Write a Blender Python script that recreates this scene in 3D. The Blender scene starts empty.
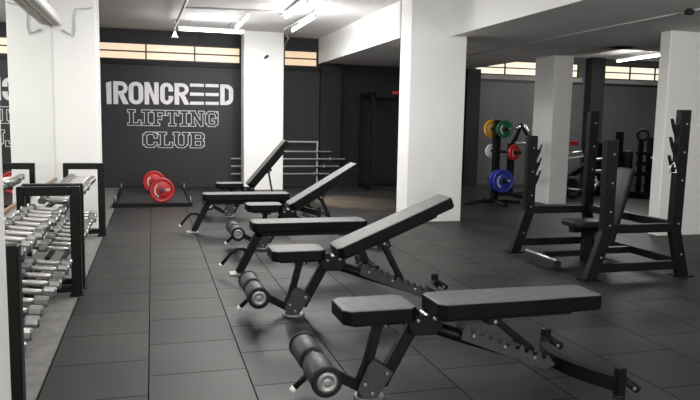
import bpy, bmesh, math, random
from mathutils import Vector, Matrix
random.seed(7)
SC = bpy.context.scene
COL = SC.collection
PI = math.pi

# ------------------------------------------------------------------ materials
def mat(name, color, rough=0.5, metal=0.0, spec=0.5, noise=None, emit=None, bump=None, coat=0.0):
    m = bpy.data.materials.new(name); m.use_nodes = True
    nt = m.node_tree; b = nt.nodes['Principled BSDF']
    b.inputs['Base Color'].default_value = (*color, 1)
    b.inputs['Roughness'].default_value = rough
    b.inputs['Metallic'].default_value = metal
    b.inputs['Specular IOR Level'].default_value = spec
    b.inputs['Coat Weight'].default_value = coat
    if emit:
        b.inputs['Emission Color'].default_value = (*emit[0], 1)
        b.inputs['Emission Strength'].default_value = emit[1]
    if noise or bump:
        tc = nt.nodes.new('ShaderNodeTexCoord')
    if noise:
        sc, amt = noise
        n = nt.nodes.new('ShaderNodeTexNoise'); n.inputs['Scale'].default_value = sc; n.inputs['Detail'].default_value = 4
        nt.links.new(tc.outputs['Object'], n.inputs['Vector'])
        r = nt.nodes.new('ShaderNodeValToRGB')
        r.color_ramp.elements[0].position = .3; r.color_ramp.elements[1].position = .7
        r.color_ramp.elements[0].color = (*[c * (1 - amt) for c in color], 1)
        r.color_ramp.elements[1].color = (*[min(1, c * (1 + amt)) for c in color], 1)
        nt.links.new(n.outputs['Fac'], r.inputs['Fac'])
        nt.links.new(r.outputs['Color'], b.inputs['Base Color'])
    if bump:
        sc, st = bump
        n2 = nt.nodes.new('ShaderNodeTexNoise'); n2.inputs['Scale'].default_value = sc; n2.inputs['Detail'].default_value = 3
        nt.links.new(tc.outputs['Object'], n2.inputs['Vector'])
        bp = nt.nodes.new('ShaderNodeBump'); bp.inputs['Strength'].default_value = st; bp.inputs['Distance'].default_value = .01
        nt.links.new(n2.outputs['Fac'], bp.inputs['Height']); nt.links.new(bp.outputs['Normal'], b.inputs['Normal'])
    return m

def rubber_tiles():
    m = bpy.data.materials.new('rubber_tile_floor'); m.use_nodes = True
    nt = m.node_tree; b = nt.nodes['Principled BSDF']
    L = nt.links.new
    tc = nt.nodes.new('ShaderNodeTexCoord')
    sep = nt.nodes.new('ShaderNodeSeparateXYZ'); L(tc.outputs['Object'], sep.inputs[0])
    cmb = nt.nodes.new('ShaderNodeCombineXYZ')
    ax = nt.nodes.new('ShaderNodeMath'); ax.operation = 'ADD'; ax.inputs[1].default_value = 0.033 + 0.49 * 20
    ay = nt.nodes.new('ShaderNodeMath'); ay.operation = 'ADD'; ay.inputs[1].default_value = -3.22 + 0.495 * 20
    L(sep.outputs['X'], ax.inputs[0]); L(sep.outputs['Y'], ay.inputs[0])
    L(ay.outputs[0], cmb.inputs['X']); L(ax.outputs[0], cmb.inputs['Y'])
    br = nt.nodes.new('ShaderNodeTexBrick')
    br.offset = 0.5; br.offset_frequency = 2; br.squash = 1
    br.inputs['Scale'].default_value = 1
    br.inputs['Brick Width'].default_value = 0.495
    br.inputs['Row Height'].default_value = 0.49
    br.inputs['Mortar Size'].default_value = 0.0034
    br.inputs['Mortar Smooth'].default_value = 0.3
    br.inputs['Bias'].default_value = 0
    br.inputs['Color1'].default_value = (.0165, .0158, .0152, 1)
    br.inputs['Color2'].default_value = (.030, .0288, .0278, 1)
    br.inputs['Mortar'].default_value = (.006, .006, .006, 1)
    L(cmb.outputs[0], br.inputs['Vector'])
    n = nt.nodes.new('ShaderNodeTexNoise'); n.inputs['Scale'].default_value = 1.6; n.inputs['Detail'].default_value = 5
    L(tc.outputs['Object'], n.inputs['Vector'])
    r = nt.nodes.new('ShaderNodeMapRange'); r.inputs['From Min'].default_value = .3; r.inputs['From Max'].default_value = .7
    r.inputs['To Min'].default_value = .68; r.inputs['To Max'].default_value = 1.32
    L(n.outputs['Fac'], r.inputs['Value'])
    n3 = nt.nodes.new('ShaderNodeTexNoise'); n3.inputs['Scale'].default_value = 260; n3.inputs['Detail'].default_value = 2
    L(tc.outputs['Object'], n3.inputs['Vector'])
    r3 = nt.nodes.new('ShaderNodeMapRange'); r3.inputs['To Min'].default_value = .8; r3.inputs['To Max'].default_value = 1.2
    L(n3.outputs['Fac'], r3.inputs['Value'])
    mu = nt.nodes.new('ShaderNodeMath'); mu.operation = 'MULTIPLY'; L(r.outputs[0], mu.inputs[0]); L(r3.outputs[0], mu.inputs[1])
    mx = nt.nodes.new('ShaderNodeVectorMath'); mx.operation = 'SCALE'
    L(br.outputs['Color'], mx.inputs[0]); L(mu.outputs[0], mx.inputs['Scale'])
    L(mx.outputs['Vector'], b.inputs['Base Color'])
    b.inputs['Roughness'].default_value = .5; b.inputs['Specular IOR Level'].default_value = .3
    inv = nt.nodes.new('ShaderNodeMath'); inv.operation = 'SUBTRACT'; inv.inputs[0].default_value = 1
    L(br.outputs['Fac'], inv.inputs[1])
    sp = nt.nodes.new('ShaderNodeMath'); sp.operation = 'MULTIPLY'; sp.inputs[1].default_value = .3
    L(inv.outputs[0], sp.inputs[0]); L(sp.outputs[0], b.inputs['Specular IOR Level'])
    bp = nt.nodes.new('ShaderNodeBump'); bp.inputs['Strength'].default_value = .9; bp.inputs['Distance'].default_value = .004
    L(inv.outputs[0], bp.inputs['Height']); L(bp.outputs['Normal'], b.inputs['Normal'])
    return m

def window_glow(c0, c1, st):
    # frosted clerestory pane lit warm from the outside, brighter in patches
    m = bpy.data.materials.new('frosted_window_pane'); m.use_nodes = True
    nt = m.node_tree; b = nt.nodes['Principled BSDF']; L = nt.links.new
    tc = nt.nodes.new('ShaderNodeTexCoord')
    n = nt.nodes.new('ShaderNodeTexNoise'); n.inputs['Scale'].default_value = .7; n.inputs['Detail'].default_value = 1
    L(tc.outputs['Object'], n.inputs['Vector'])
    r = nt.nodes.new('ShaderNodeValToRGB')
    r.color_ramp.elements[0].position = .35; r.color_ramp.elements[1].position = .68
    r.color_ramp.elements[0].color = (*c0, 1); r.color_ramp.elements[1].color = (*c1, 1)
    L(n.outputs['Fac'], r.inputs['Fac'])
    b.inputs['Base Color'].default_value = (.5, .42, .33, 1)
    L(r.outputs['Color'], b.inputs['Emission Color'])
    b.inputs['Emission Strength'].default_value = st
    b.inputs['Roughness'].default_value = .4
    return m

M = dict(
    wall_white=mat('white_painted_wall', (.80, .80, .785), .7, noise=(1.2, .03), bump=(60, .05)),
    col_white=mat('white_painted_column', (.82, .82, .80), .65, noise=(1.5, .025), bump=(60, .05)),
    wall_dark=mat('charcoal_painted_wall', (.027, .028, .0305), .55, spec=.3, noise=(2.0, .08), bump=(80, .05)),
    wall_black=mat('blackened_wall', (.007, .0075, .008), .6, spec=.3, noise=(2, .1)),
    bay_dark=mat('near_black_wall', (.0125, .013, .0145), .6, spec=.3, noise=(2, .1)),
    wall_grey=mat('grey_painted_wall', (.095, .097, .10), .5, noise=(2, .06)),
    ceil=mat('off_white_ceiling', (.66, .65, .65), .8, noise=(1.5, .04)),
    soffit=mat('grey_soffit', (.76, .74, .735), .8, noise=(1.5, .05)),
    concrete=mat('bare_concrete', (.165, .161, .156), .6, noise=(9, .22), bump=(40, .2)),
    tiles=rubber_tiles(),
    paint=mat('white_wall_paint', (.72, .70, .73), .7, noise=(8, .05)),
    outline=mat('pale_outline_paint', (.56, .55, .57), .7, noise=(8, .05)),
    pane=window_glow((.86, .60, .37), (1.0, .80, .58), .82),
    pane_right=window_glow((1, .84, .6), (1, .93, .78), 1.0),
    black_frame=mat('black_window_frame', (.02, .02, .022), .5, noise=(10, .1)),
    sill=mat('grey_sill', (.32, .31, .30), .6, noise=(4, .08)),
    steel_black=mat('black_powder_coated_steel', (.0055, .0055, .006), .45, spec=.22, noise=(30, .1)),
    steel_grey=mat('gunmetal_plate', (.052, .053, .056), .5, metal=.2, noise=(30, .15)),
    vinyl=mat('black_vinyl_upholstery', (.132, .131, .132), .55, spec=.25, noise=(25, .12), bump=(300, .05)),  # pad tops: grey stands in for light reflected off black vinyl
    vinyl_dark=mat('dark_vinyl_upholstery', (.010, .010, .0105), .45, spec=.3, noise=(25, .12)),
    vinyl_side=mat('matt_black_vinyl', (.004, .004, .0042), .5, spec=.12, noise=(25, .12)),  # pad sides: the same black vinyl without the painted sheen
    foam=mat('dark_grey_foam_cover', (.045, .046, .048), .5, spec=.35, noise=(18, .2), bump=(120, .1)),
    chrome=mat('polished_chrome', (.80, .80, .80), .16, metal=1.0, noise=(20, .05)),
    chrome_satin=mat('satin_chrome', (.66, .66, .65), .34, metal=1.0, noise=(30, .08)),
    pale_steel=mat('pale_bare_steel', (.55, .55, .55), .45, metal=.3, noise=(30, .1)),
    disc=mat('dull_steel', (.30, .30, .30), .5, metal=.6, noise=(30, .15)),
    headmetal=mat('worn_chrome', (.33, .33, .325), .34, metal=.85, noise=(30, .15)),
    cap=mat('brushed_metal_cap', (.36, .36, .36), .45, metal=.7, noise=(60, .15)),
    rubber=mat('black_rubber', (.010, .010, .010), .65, spec=.3, noise=(20, .1)),
    white_plastic=mat('white_plastic', (.78, .78, .76), .4, noise=(10, .03)),
    red=mat('red_bumper_rubber', (.44, .016, .016), .42, noise=(12, .08)),
    redfoam=mat('red_vinyl', (.42, .02, .03), .5, noise=(12, .08)),
    darkred=mat('dark_red_hub', (.25, .015, .02), .4, noise=(20, .1)),
    blue=mat('blue_bumper_rubber', (.016, .035, .30), .42, noise=(12, .08)),
    green=mat('green_bumper_rubber', (.012, .11, .05), .42, noise=(12, .08)),
    yellow=mat('yellow_bumper_rubber', (.68, .34, .022), .42, noise=(12, .08)),
    whiteplate=mat('white_bumper_rubber', (.70, .71, .72), .45, noise=(12, .05)),
    mark=mat('white_plate_print', (.58, .56, .55), .5, noise=(15, .04)),
    tube=mat('lit_fluorescent_tube', (.9, .9, .9), .4, emit=((1.0, .985, .96), 14.0), noise=(5, .01)),
    grip=mat('knurled_grip', (.58, .57, .55), .45, metal=.7, noise=(200, .2)),
    wood=mat('brown_wood_strip', (.30, .19, .11), .5, noise=(20, .2)),
    grey_metal=mat('galvanised_conduit', (.55, .55, .55), .45, metal=.3, noise=(20, .08)),
)
def mirror_mat():
    m = bpy.data.materials.new('mirror_glass'); m.use_nodes = True
    nt = m.node_tree; b = nt.nodes['Principled BSDF']
    b.inputs['Metallic'].default_value = 1; b.inputs['Roughness'].default_value = 0.0
    n = nt.nodes.new('ShaderNodeTexNoise'); n.inputs['Scale'].default_value = .5
    r = nt.nodes.new('ShaderNodeValToRGB')
    r.color_ramp.elements[0].color = (.86, .88, .86, 1); r.color_ramp.elements[1].color = (.92, .93, .91, 1)
    nt.links.new(n.outputs['Fac'], r.inputs['Fac']); nt.links.new(r.outputs['Color'], b.inputs['Base Color'])
    return m
M['mirror'] = mirror_mat()

# ------------------------------------------------------------------ mesh builder
def basis(d):
    d = Vector(d).normalized()
    up = Vector((0, 0, 1)) if abs(d.z) < .95 else Vector((0, 1, 0))
    s = d.cross(up).normalized(); u = s.cross(d).normalized()
    return d, s, u

class MB:
    def __init__(self): self.v = []; self.f = []; self.mi = []; self.sm = []
    def add(self, vs, fs, mi=0, smooth=False):
        o = len(self.v); self.v += [tuple(v) for v in vs]
        for f in fs:
            self.f.append([i + o for i in f]); self.mi.append(mi); self.sm.append(smooth)
        return self
    def box(self, x0, x1, y0, y1, z0, z1, mi=0):
        vs = [(x, y, z) for z in (z0, z1) for y in (y0, y1) for x in (x0, x1)]
        return self.add(vs, [(0, 2, 3, 1), (4, 5, 7, 6), (0, 1, 5, 4), (2, 6, 7, 3), (0, 4, 6, 2), (1, 3, 7, 5)], mi)
    def bar(self, a, b, w, h, mi=0, ext=0.0):
        """rectangular section; w is across (horizontal), h is in the bar's own up direction"""
        a, b = Vector(a), Vector(b); d, s, u = basis(b - a)
        a = a - d * ext; b = b + d * ext
        vs = []
        for p in (a, b):
            for i, j in ((-1, -1), (1, -1), (1, 1), (-1, 1)): vs.append(p + s * (i * w / 2) + u * (j * h / 2))
        return self.add(vs, [(0, 1, 2, 3), (7, 6, 5, 4), (0, 4, 5, 1), (1, 5, 6, 2), (2, 6, 7, 3), (3, 7, 4, 0)], mi)
    def lathe(self, a, d, prof, n=20, mi=0, smooth=True, caps=True):
        """prof: list of (along, radius) from point a in direction d"""
        a = Vector(a); d, s, u = basis(d)
        vs = []
        for t, r in prof:
            for k in range(n):
                an = 2 * PI * k / n
                vs.append(a + d * t + s * (r * math.cos(an)) + u * (r * math.sin(an)))
        fs = []
        for i in range(len(prof) - 1):
            for k in range(n):
                k2 = (k + 1) % n
                fs.append((i * n + k, i * n + k2, (i + 1) * n + k2, (i + 1) * n + k))
        self.add(vs, fs, mi, smooth)
        if caps:
            o = len(self.v) - len(vs)
            self.f.append([o + k for k in range(n)][::-1]); self.mi.append(mi); self.sm.append(False)
            e = o + (len(prof) - 1) * n
            self.f.append([e + k for k in range(n)]); self.mi.append(mi); self.sm.append(False)
        return self
    def cyl(self, a, b, r, n=16, mi=0):
        a, b = Vector(a), Vector(b)
        return self.lathe(a, b - a, [(0, r), ((b - a).length, r)], n, mi)
    def tube(self, pts, r, n=10, mi=0):
        pts = [Vector(p) for p in pts]; rings = []
        pd, ps, pu = basis(pts[1] - pts[0])
        for i, p in enumerate(pts):
            if i == 0: t = pts[1] - pts[0]
            elif i == len(pts) - 1: t = pts[-1] - pts[-2]
            else: t = (pts[i + 1] - p).normalized() + (p - pts[i - 1]).normalized()
            t.normalize()
            ps = (ps - t * ps.dot(t)).normalized(); pu = ps.cross(t)
            rings.append([p + ps * (r * math.cos(2 * PI * k / n)) + pu * (r * math.sin(2 * PI * k / n)) for k in range(n)])
        vs = [v for ring in rings for v in ring]; fs = []
        for i in range(len(pts) - 1):
            for k in range(n):
                k2 = (k + 1) % n; fs.append((i * n + k, i * n + k2, (i + 1) * n + k2, (i + 1) * n + k))
        self.add(vs, fs, mi, True)
        o = len(self.v) - len(vs)
        self.add([], [])
        self.f.append([o + k for k in range(n)][::-1]); self.mi.append(mi); self.sm.append(False)
        self.f.append([o + (len(pts) - 1) * n + k for k in range(n)]); self.mi.append(mi); self.sm.append(False)
        return self
    def prism(self, poly, ax, t0, t1, mi=0):
        """poly in two axes, extruded along ax ('x','y','z') from t0 to t1"""
        def P(p, t): return {'y': (p[0], t, p[1]), 'x': (t, p[0], p[1]), 'z': (p[0], p[1], t)}[ax]
        n = len(poly); vs = [P(p, t0) for p in poly] + [P(p, t1) for p in poly]
        fs = [list(range(n))[::-1], [n + i for i in range(n)]]
        for i in range(n): fs.append((i, (i + 1) % n, n + (i + 1) % n, n + i))
        return self.add(vs, fs, mi)
    def xform(self, mtx):
        self.v = [tuple(mtx @ Vector(v)) for v in self.v]; return self
    def build(self, name, mats, parent=None, bevel=0.0, seg=2, allsmooth=False):
        me = bpy.data.meshes.new(name); me.from_pydata(self.v, [], self.f)
        if not isinstance(mats, (list, tuple)): mats = [mats]
        for m in mats: me.materials.append(m)
        for p, mi, s in zip(me.polygons, self.mi, self.sm):
            p.material_index = mi; p.use_smooth = s
        bm = bmesh.new(); bm.from_mesh(me)
        bmesh.ops.recalc_face_normals(bm, faces=bm.faces)
        if bevel > 0:
            ed = [e for e in bm.edges if len(e.link_faces) == 2 and e.calc_face_angle(0) > .6]
            bmesh.ops.bevel(bm, geom=ed, offset=bevel, segments=seg, profile=.5, affect='EDGES', clamp_overlap=True)
            if seg > 1:
                for f in bm.faces: f.smooth = True
        if allsmooth:
            for f in bm.faces: f.smooth = True
        bm.to_mesh(me); bm.free()
        if bevel > 0 and seg > 1:
            try: me.set_sharp_from_angle(angle=.9)
            except Exception: pass
        o = bpy.data.objects.new(name, me); COL.objects.link(o)
        if parent: o.parent = parent
        return o

def tag(o, label=None, cat=None, group=None, kind=None):
    if label: o['label'] = label
    if cat: o['category'] = cat
    if group: o['group'] = group
    if kind: o['kind'] = kind
    return o
def thing(name, label, cat, loc=(0, 0, 0), rz=0, group=None):
    o = bpy.data.objects.new(name, None); COL.objects.link(o)
    o.empty_display_size = .1
    o.location = loc; o.rotation_euler = (0, 0, rz)
    return tag(o, label, cat, group)
def kids(o): return [c for c in COL.objects if c.parent == o]
def copy_tree(o, parent=None):
    c = o.copy(); COL.objects.link(c); c.parent = parent
    for ch in kids(o): copy_tree(ch, c)
    return c
def struct(name, mb, m, parent=None, bevel=0, label=None):
    o = mb.build(name, m, parent, bevel, 1)
    if parent is None:
        o['kind'] = 'structure'
        if label: o['label'] = label
    return o

# ------------------------------------------------------------------ camera
H = 1.3
cam_d = bpy.data.cameras.new('camera'); cam = bpy.data.objects.new('camera', cam_d); COL.objects.link(cam)
cam_d.sensor_fit = 'HORIZONTAL'; cam_d.sensor_width = 36; cam_d.lens = 36 * 684.56 / 700
cam_d.clip_start = .05; cam_d.clip_end = 80
R_ = ((0.9609819, -0.2759583, 0.01899473), (-0.01333848, -0.11481968, -0.9932968), (0.27628946, 0.95428688, -0.1140205))
cam.matrix_world = Matrix(((R_[0][0], -R_[1][0], -R_[2][0], 0), (R_[0][1], -R_[1][1], -R_[2][1], 0),
                           (R_[0][2], -R_[1][2], -R_[2][2], H), (0, 0, 0, 1)))
SC.camera = cam

# ------------------------------------------------------------------ setting
XM = -1.06       # mirror plane
XL = -1.09       # left wall
XR = 12.5
YB = -3.5
YF = 13.3        # far wall
ZC = 2.89
ZS = 2.42        # soffit height
struct('floor', MB().box(XL, XR, YB, YF, -.1, 0), M['concrete'])
struct('floor_rubber', MB().box(-.53, XR, YB, YF, 0.0005, .006), M['tiles'], label='black square rubber floor tiles')
struct('ceiling', MB().box(XL, XR, YB, YF + .1, ZC, ZC + .1), M['ceil'])
struct('wall_left', MB().box(XL - .1, XL, YB, 8.4, 0, ZC), M['wall_white'])
struct('wall_left_far', MB().box(XL - .1, XL, 8.4, YF, 0, ZC), M['wall_dark'])
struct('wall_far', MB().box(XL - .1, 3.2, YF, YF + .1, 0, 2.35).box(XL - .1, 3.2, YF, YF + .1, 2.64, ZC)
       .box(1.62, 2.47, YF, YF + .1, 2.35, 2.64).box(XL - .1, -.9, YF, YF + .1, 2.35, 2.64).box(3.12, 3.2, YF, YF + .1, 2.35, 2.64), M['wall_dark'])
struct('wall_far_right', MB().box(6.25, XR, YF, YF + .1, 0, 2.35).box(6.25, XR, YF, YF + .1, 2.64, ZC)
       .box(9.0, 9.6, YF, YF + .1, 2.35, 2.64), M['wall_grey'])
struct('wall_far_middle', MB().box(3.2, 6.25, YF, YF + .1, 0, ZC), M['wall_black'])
struct('wall_right', MB().box(XR, XR + .1, YB, YF, 0, ZC), M['wall_grey'])
struct('wall_back', MB().box(XL, XR, YB - .1, YB, 0, ZC), M['wall_white'])
# pilasters on the far wall
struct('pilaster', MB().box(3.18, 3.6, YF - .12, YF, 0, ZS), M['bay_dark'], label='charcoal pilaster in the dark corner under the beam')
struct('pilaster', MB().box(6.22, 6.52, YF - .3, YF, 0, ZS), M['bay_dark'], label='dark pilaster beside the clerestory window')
struct('pilaster', MB().box(9.2, 9.53, YF - .25, YF, 0, ZC), M['wall_dark'], label='dark pilaster between the two right hand windows')
struct('trim_1', MB().box(6.52, 9.12, YF - .03, YF, 2.205, 2.25).box(9.53, XR, YF - .03, YF, 2.205, 2.25), M['black_frame'])
struct('trim_2', MB().box(6.52, 9.12, YF - .02, YF, 2.25, 2.345).box(9.53, XR, YF - .02, YF, 2.25, 2.345), M['sill'])
struct('trim_3', MB().box(XL, 1.6, YF - .05, YF, 2.26, 2.34).box(2.3, 3.16, YF - .05, YF, 2.26, 2.34), M['wall_black'])

# columns
struct('column', MB().box(XL, -.60, 8.4, 9.0, 0, ZC), M['col_white'], bevel=.008, label='white column against the mirrored wall')
struct('column', MB().box(3.17, 3.945, 8.3, 8.69, 0, ZC), M['col_white'], bevel=.008, label='large white column in the middle of the room')
struct('column', MB().box(1.61, 2.34, 12.63, 13.03, 0, ZC), M['col_white'], bevel=.008, label='white column near the painted wall')
struct('column', MB().box(6.24, 6.585, 9.85, 10.44, 0, ZS + .01), M['col_white'], bevel=.008, label='white column behind the bench press rack')
struct('column', MB().box(5.81, 6.6, 6.78, 6.955, 0, ZS + .01), M['col_white'], bevel=.008, label='white column at the right edge')
struct('column', MB().box(XL, -.463, 2.05, 2.42, 0, ZC), M['col_white'], bevel=.008, label='white column edge at the far left foreground')

# lowered slab over the right bay, with its white front faces (beams)
struct('soffit', MB().box(3.17, 6.3, 8.69, YF, ZS, ZC).box(3.71, 9.6, YB, 8.32, ZS, ZC)
       .box(3.93, 9.6, 8.3, 8.7, ZS, ZC).box(6.25, 6.62, 8.3, 10.5, ZS, ZC), M['soffit'], label='lowered grey slab over the right bay')
struct('ceiling_back_right', MB().box(6.63, XR, 8.71, YF, 2.78, ZC).box(6.31, 6.64, 10.51, YF, 2.78, ZC), M['ceil'])
struct('ceiling_beam', MB().box(3.15, 3.17, 8.69, YF, ZS - .012, ZC), M['col_white'], label='white beam face running back to the far wall')
struct('ceiling_beam', MB().box(3.69, 3.71, YB, 8.3, ZS - .012, ZC), M['col_white'], label='white beam face above the right of the room')

# clerestory windows in the far wall
def window(name, x0, x1, divs, lab, pm='pane'):
    o = MB()
    z0, z1 = 2.35, 2.64; zm = 2.495
    o.box(x0, x1, YF - .02, YF + .03, z0 - .012, z0 + .012).box(x0, x1, YF - .02, YF + .03, z1 - .012, z1 + .012)
    o.box(x0, x1, YF - .02, YF + .03, zm - .012, zm + .012)
    for x in [x0, x1] + list(divs): o.box(x - .013, x + .013, YF - .021, YF + .031, z0, z1)
    w = o.build(name, M['black_frame']); w['kind'] = 'structure'; w['label'] = lab
    xs = [x0] + list(divs) + [x1]
    for a, b in zip(xs[:-1], xs[1:]):
        MB().box(a + .013, b - .013, YF + .005, YF + .02, z0 + .012, z1 - .012).build('pane', M[pm], w)
    return w
window('window_1', -.9, 1.62, (-.09, .78), 'long strip window above the painted gym name')
window('window_2', 2.47, 3.12, (), 'short strip window right of the far white column')
window('window_3', 6.52, 9.0, (7.22, 8.1), 'strip window above the weight tree', 'pane_right')
window('window_4', 9.6, 12.2, (10.35, 11.02), 'strip window seen past the bench press rack', 'pane_right')

# mirror on the left wall
mr = thing('wall_mirror', 'tall mirror along the left white wall above the dumbbell racks', 'mirror', (XM, 5.4, .6))
MB().box(-.012, 0, -2.95, 2.99, .0, 1.68).build('mirror_glass', M['mirror'], mr)
MB().box(-.014, .012, -2.95, 2.99, -.03, 0.0).build('mirror_trim', M['wood'], mr)
MB().box(-.014, .006, -2.95, 2.99, 1.68, 1.70).build('mirror_trim', M['wood'], mr)

# ------------------------------------------------------------------ painted lettering on the far wall
def ring_sector(mb, cx, cz, ro, ri, a0, a1, y, n=8, sx=1.0, mi=0):
    vs = []
    for k in range(n + 1):
        a = a0 + (a1 - a0) * k / n
        vs += [(cx + ro * math.cos(a) * sx, y, cz + ro * math.sin(a)), (cx + ri * math.cos(a) * sx, y, cz + ri * math.sin(a))]
    mb.add(vs, [(2 * k, 2 * k + 1, 2 * k + 3, 2 * k + 2) for k in range(n)], mi)
def quad(mb, pts, y, mi=0):
    y -= len(mb.f) % 60 * 2e-5
    mb.add([(p[0], y, p[1]) for p in pts], [tuple(range(len(pts)))], mi)
def rect(mb, x0, x1, z0, z1, y, mi=0): quad(mb, [(x0, z0), (x1, z0), (x1, z1), (x0, z1)], y, mi)

letters = thing('wall_lettering', 'gym name and words painted in white on the charcoal far wall', 'wall lettering', (.36, YF, 1.35))
def name_word():
    mb = MB(); y = -.004
    Z0, Z1 = 1.53, 1.945; h = Z1 - Z0; s = .083
    def X(u): return -.78 + (u - 107) * (2.27 / 126)
    def ringbox(x0, x1, rect_sides, cut=None):
        r = .12
        # rounded box ring made of four corners and straight sides
        if 'l' in rect_sides: rect(mb, x0, x0 + s, Z0 + r, Z1 - r, y)
        if 'r' in rect_sides: rect(mb, x1 - s, x1, Z0 + r, Z1 - r, y)
        rect(mb, x0 + r, x1 - r, Z1 - s * .85, Z1, y); rect(mb, x0 + r, x1 - r, Z0, Z0 + s * .85, y)
        def corner(cx, cz, a0):
            vs = []
            for k in range(7):
                a = a0 + PI / 2 * k / 6
                vs += [(cx + r * math.cos(a), y, cz + r * math.sin(a)),
                       (cx + (r - s) * math.cos(a), y, cz + (r - s * .85) * math.sin(a))]
            mb.add(vs, [(2 * k, 2 * k + 1, 2 * k + 3, 2 * k + 2) for k in range(6)])
        corner(x0 + r, Z1 - r, PI / 2); corner(x1 - r, Z1 - r, 0)
        corner(x0 + r, Z0 + r, PI); corner(x1 - r, Z0 + r, -PI / 2)
    # I with a notched top
    quad(mb, [(X(106.6), Z0), (X(111.2), Z0), (X(111.2), Z1), (X(109), Z1 - .02), (X(106.2), Z1 - .03)], y)
    def letter_R(u0, u1):
        x0, x1 = X(u0), X(u1)
        rect(mb, x0, x0 + s, Z0, Z1, y)
        zm = Z0 + h * .42; r = (Z1 - zm) / 2; cx = x1 - r - .006; cz = zm + r
        rect(mb, x0 + s, cx, Z1 - s * .85, Z1, y); rect(mb, x0 + s, cx, zm, zm + s * .8, y)
        ring_sector(mb, cx, cz, r, r - s * .85, -PI / 2, PI / 2, y, 12)
        quad(mb, [(x0 + s * 1.15, zm), (x0 + s * 2.2, zm + .01), (x1 + .01, Z0), (x1 - s * 1.05, Z0)], y)
    letter_R(113, 127.2)
    ringbox(X(127.8), X(142), 'lr')
    xa, xb = X(143.3), X(157.2)
    rect(mb, xa, xa + s * .95, Z0, Z1, y); rect(mb, xb - s * .95, xb, Z0, Z1, y)
    quad(mb, [(xa + .02, Z1), (xa + s * 1.05, Z1), (xb - .02, Z0), (xb - s * 1.05, Z0)], y)
    # C
    xa, xb = X(158.6), X(171.6)
    ringbox(xa, xb, 'l')
    rect(mb, xb - s, xb, Z1 - .165, Z1 - .118, y); rect(mb, xb - s, xb, Z0 + .118, Z0 + .165, y)
    letter_R(173, 187.6)
    for k in range(3):
        zz = (Z1 - .062, Z0 + h * .5 - .031, Z0)[k]
        rect(mb, X(188.6), X(202.8), zz, zz + .062, y); rect(mb, X(204.4), X(218), zz, zz + .062, y)
    xa, xb = X(219.6), X(233.2)
    rect(mb, xa, xa + s, Z0, Z1, y)
    r = .13
    rect(mb, xa + s, xb - r, Z1 - s * .85, Z1, y); rect(mb, xa + s, xb - r, Z0, Z0 + s * .85, y)
    rect(mb, xb - s, xb, Z0 + r, Z1 - r, y)
    for cz, a0 in ((Z1 - r, 0), (Z0 + r, -PI / 2)):
        ring_sector(mb, xb - r, cz, r, r - s, a0, a0 + PI / 2, y, 6)
    mb.v = [(v[0], v[1], v[2] + (v[0] + .78) / 2.27 * (.032 * (1 - (v[2] - Z0) / h) + .006)) for v in mb.v]
    mb.v = [(v[0] - .36, v[1], v[2] - 1.35) for v in mb.v]
    return mb.build('name_lettering', M['paint'], letters)
name_word()

SW = .20   # slab letter stroke, in cap heights
def slab(ch):
    w = SW; hw = w / 2; t = .15; ht = t / 2
    S = []
    def st(x0, z0, x1, z1, ww=w): S.append((x0, z0, x1, z1, ww))
    if ch == 'L':
        W = .80
        st(.04, 1 - ht, .46, 1 - ht, t); st(.25, 0, .25, 1); st(.04, ht, W - .02, ht, t); st(W - .09, ht, W - .09, .34, .15)
    elif ch == 'I':
        W = .62
        st(.06, 1 - ht, .56, 1 - ht, t); st(.06, ht, .56, ht, t); st(.31, 0, .31, 1)
    elif ch == 'F':
        W = .80
        st(.04, 1 - ht, W - .02, 1 - ht, t); st(W - .09, 1 - ht, W - .09, .68, .14); st(.25, 0, .25, 1); st(.25, .5, .56, .5, t); st(.54, .40, .54, .60, .1); st(.04, ht, .46, ht, t)
    elif ch == 'T':
        W = .82
        st(.03, 1 - ht, W - .03, 1 - ht, t); st(.09, 1 - ht, .09, .68, .13); st(W - .09, 1 - ht, W - .09, .68, .13); st(W / 2, 0, W / 2, 1); st(W / 2 - .21, ht, W / 2 + .21, ht, t)
    elif ch == 'N':
        W = .92
        st(.03, 1 - ht, .34, 1 - ht, t); st(.20, 0, .20, 1, .15); st(.03, ht, .36, ht, t)
        st(.20, .96, W - .20, .06, .19); st(W - .20, 0, W - .20, 1, .15); st(W - .37, 1 - ht, W - .03, 1 - ht, t)
    elif ch in 'CG':
        W = .84; c = .16
        st(.15, .2, .15, .8); st(.15, .8, .27, .91, .18); st(.15, .2, .27, .09, .18)
        st(.24, 1 - ht, W - .24, 1 - ht, t); st(.24, ht, W - .22, ht, t)
        st(W - .24, .92, W - .14, .84, .16); st(W - .11, .88, W - .11, .62, .16); st(W - .08, .94, W - .08, 1.0, .08)
        if ch == 'C':
            st(W - .24, .08, W - .13, .19, .16); st(W - .12, .17, W - .12, .33, .16)
        else:
            st(W - .24, .08, W - .13, .19, .16); st(W - .13, .14, W - .13, .46, .18); st(W - .40, .44, W - .02, .44, .14)
    elif ch == 'U':
        W = .92
        st(.03, 1 - ht, .38, 1 - ht, t); st(.54, 1 - ht, .89, 1 - ht, t)
        st(.20, .2, .20, 1); st(.72, .2, .72, 1); st(.20, .22, .32, .09, .18); st(.72, .22, .60, .09, .18); st(.28, ht, .64, ht, t)
    elif ch == 'B':
        W = .84
        st(.20, 0, .20, 1); st(.03, 1 - ht, .62, 1 - ht, t); st(.03, ht, .62, ht, t); st(.2, .51, .62, .51, t)
        st(W - .13, .62, W - .13, .86, .18); st(W - .13, .15, W - .13, .42, .18)
        st(.60, .93, W - .12, .85, .15); st(.60, .07, W - .12, .15, .15); st(.60, .51, W - .12, .62, .14); st(.60, .51, W - .12, .42, .14)
    return S, W
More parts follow.
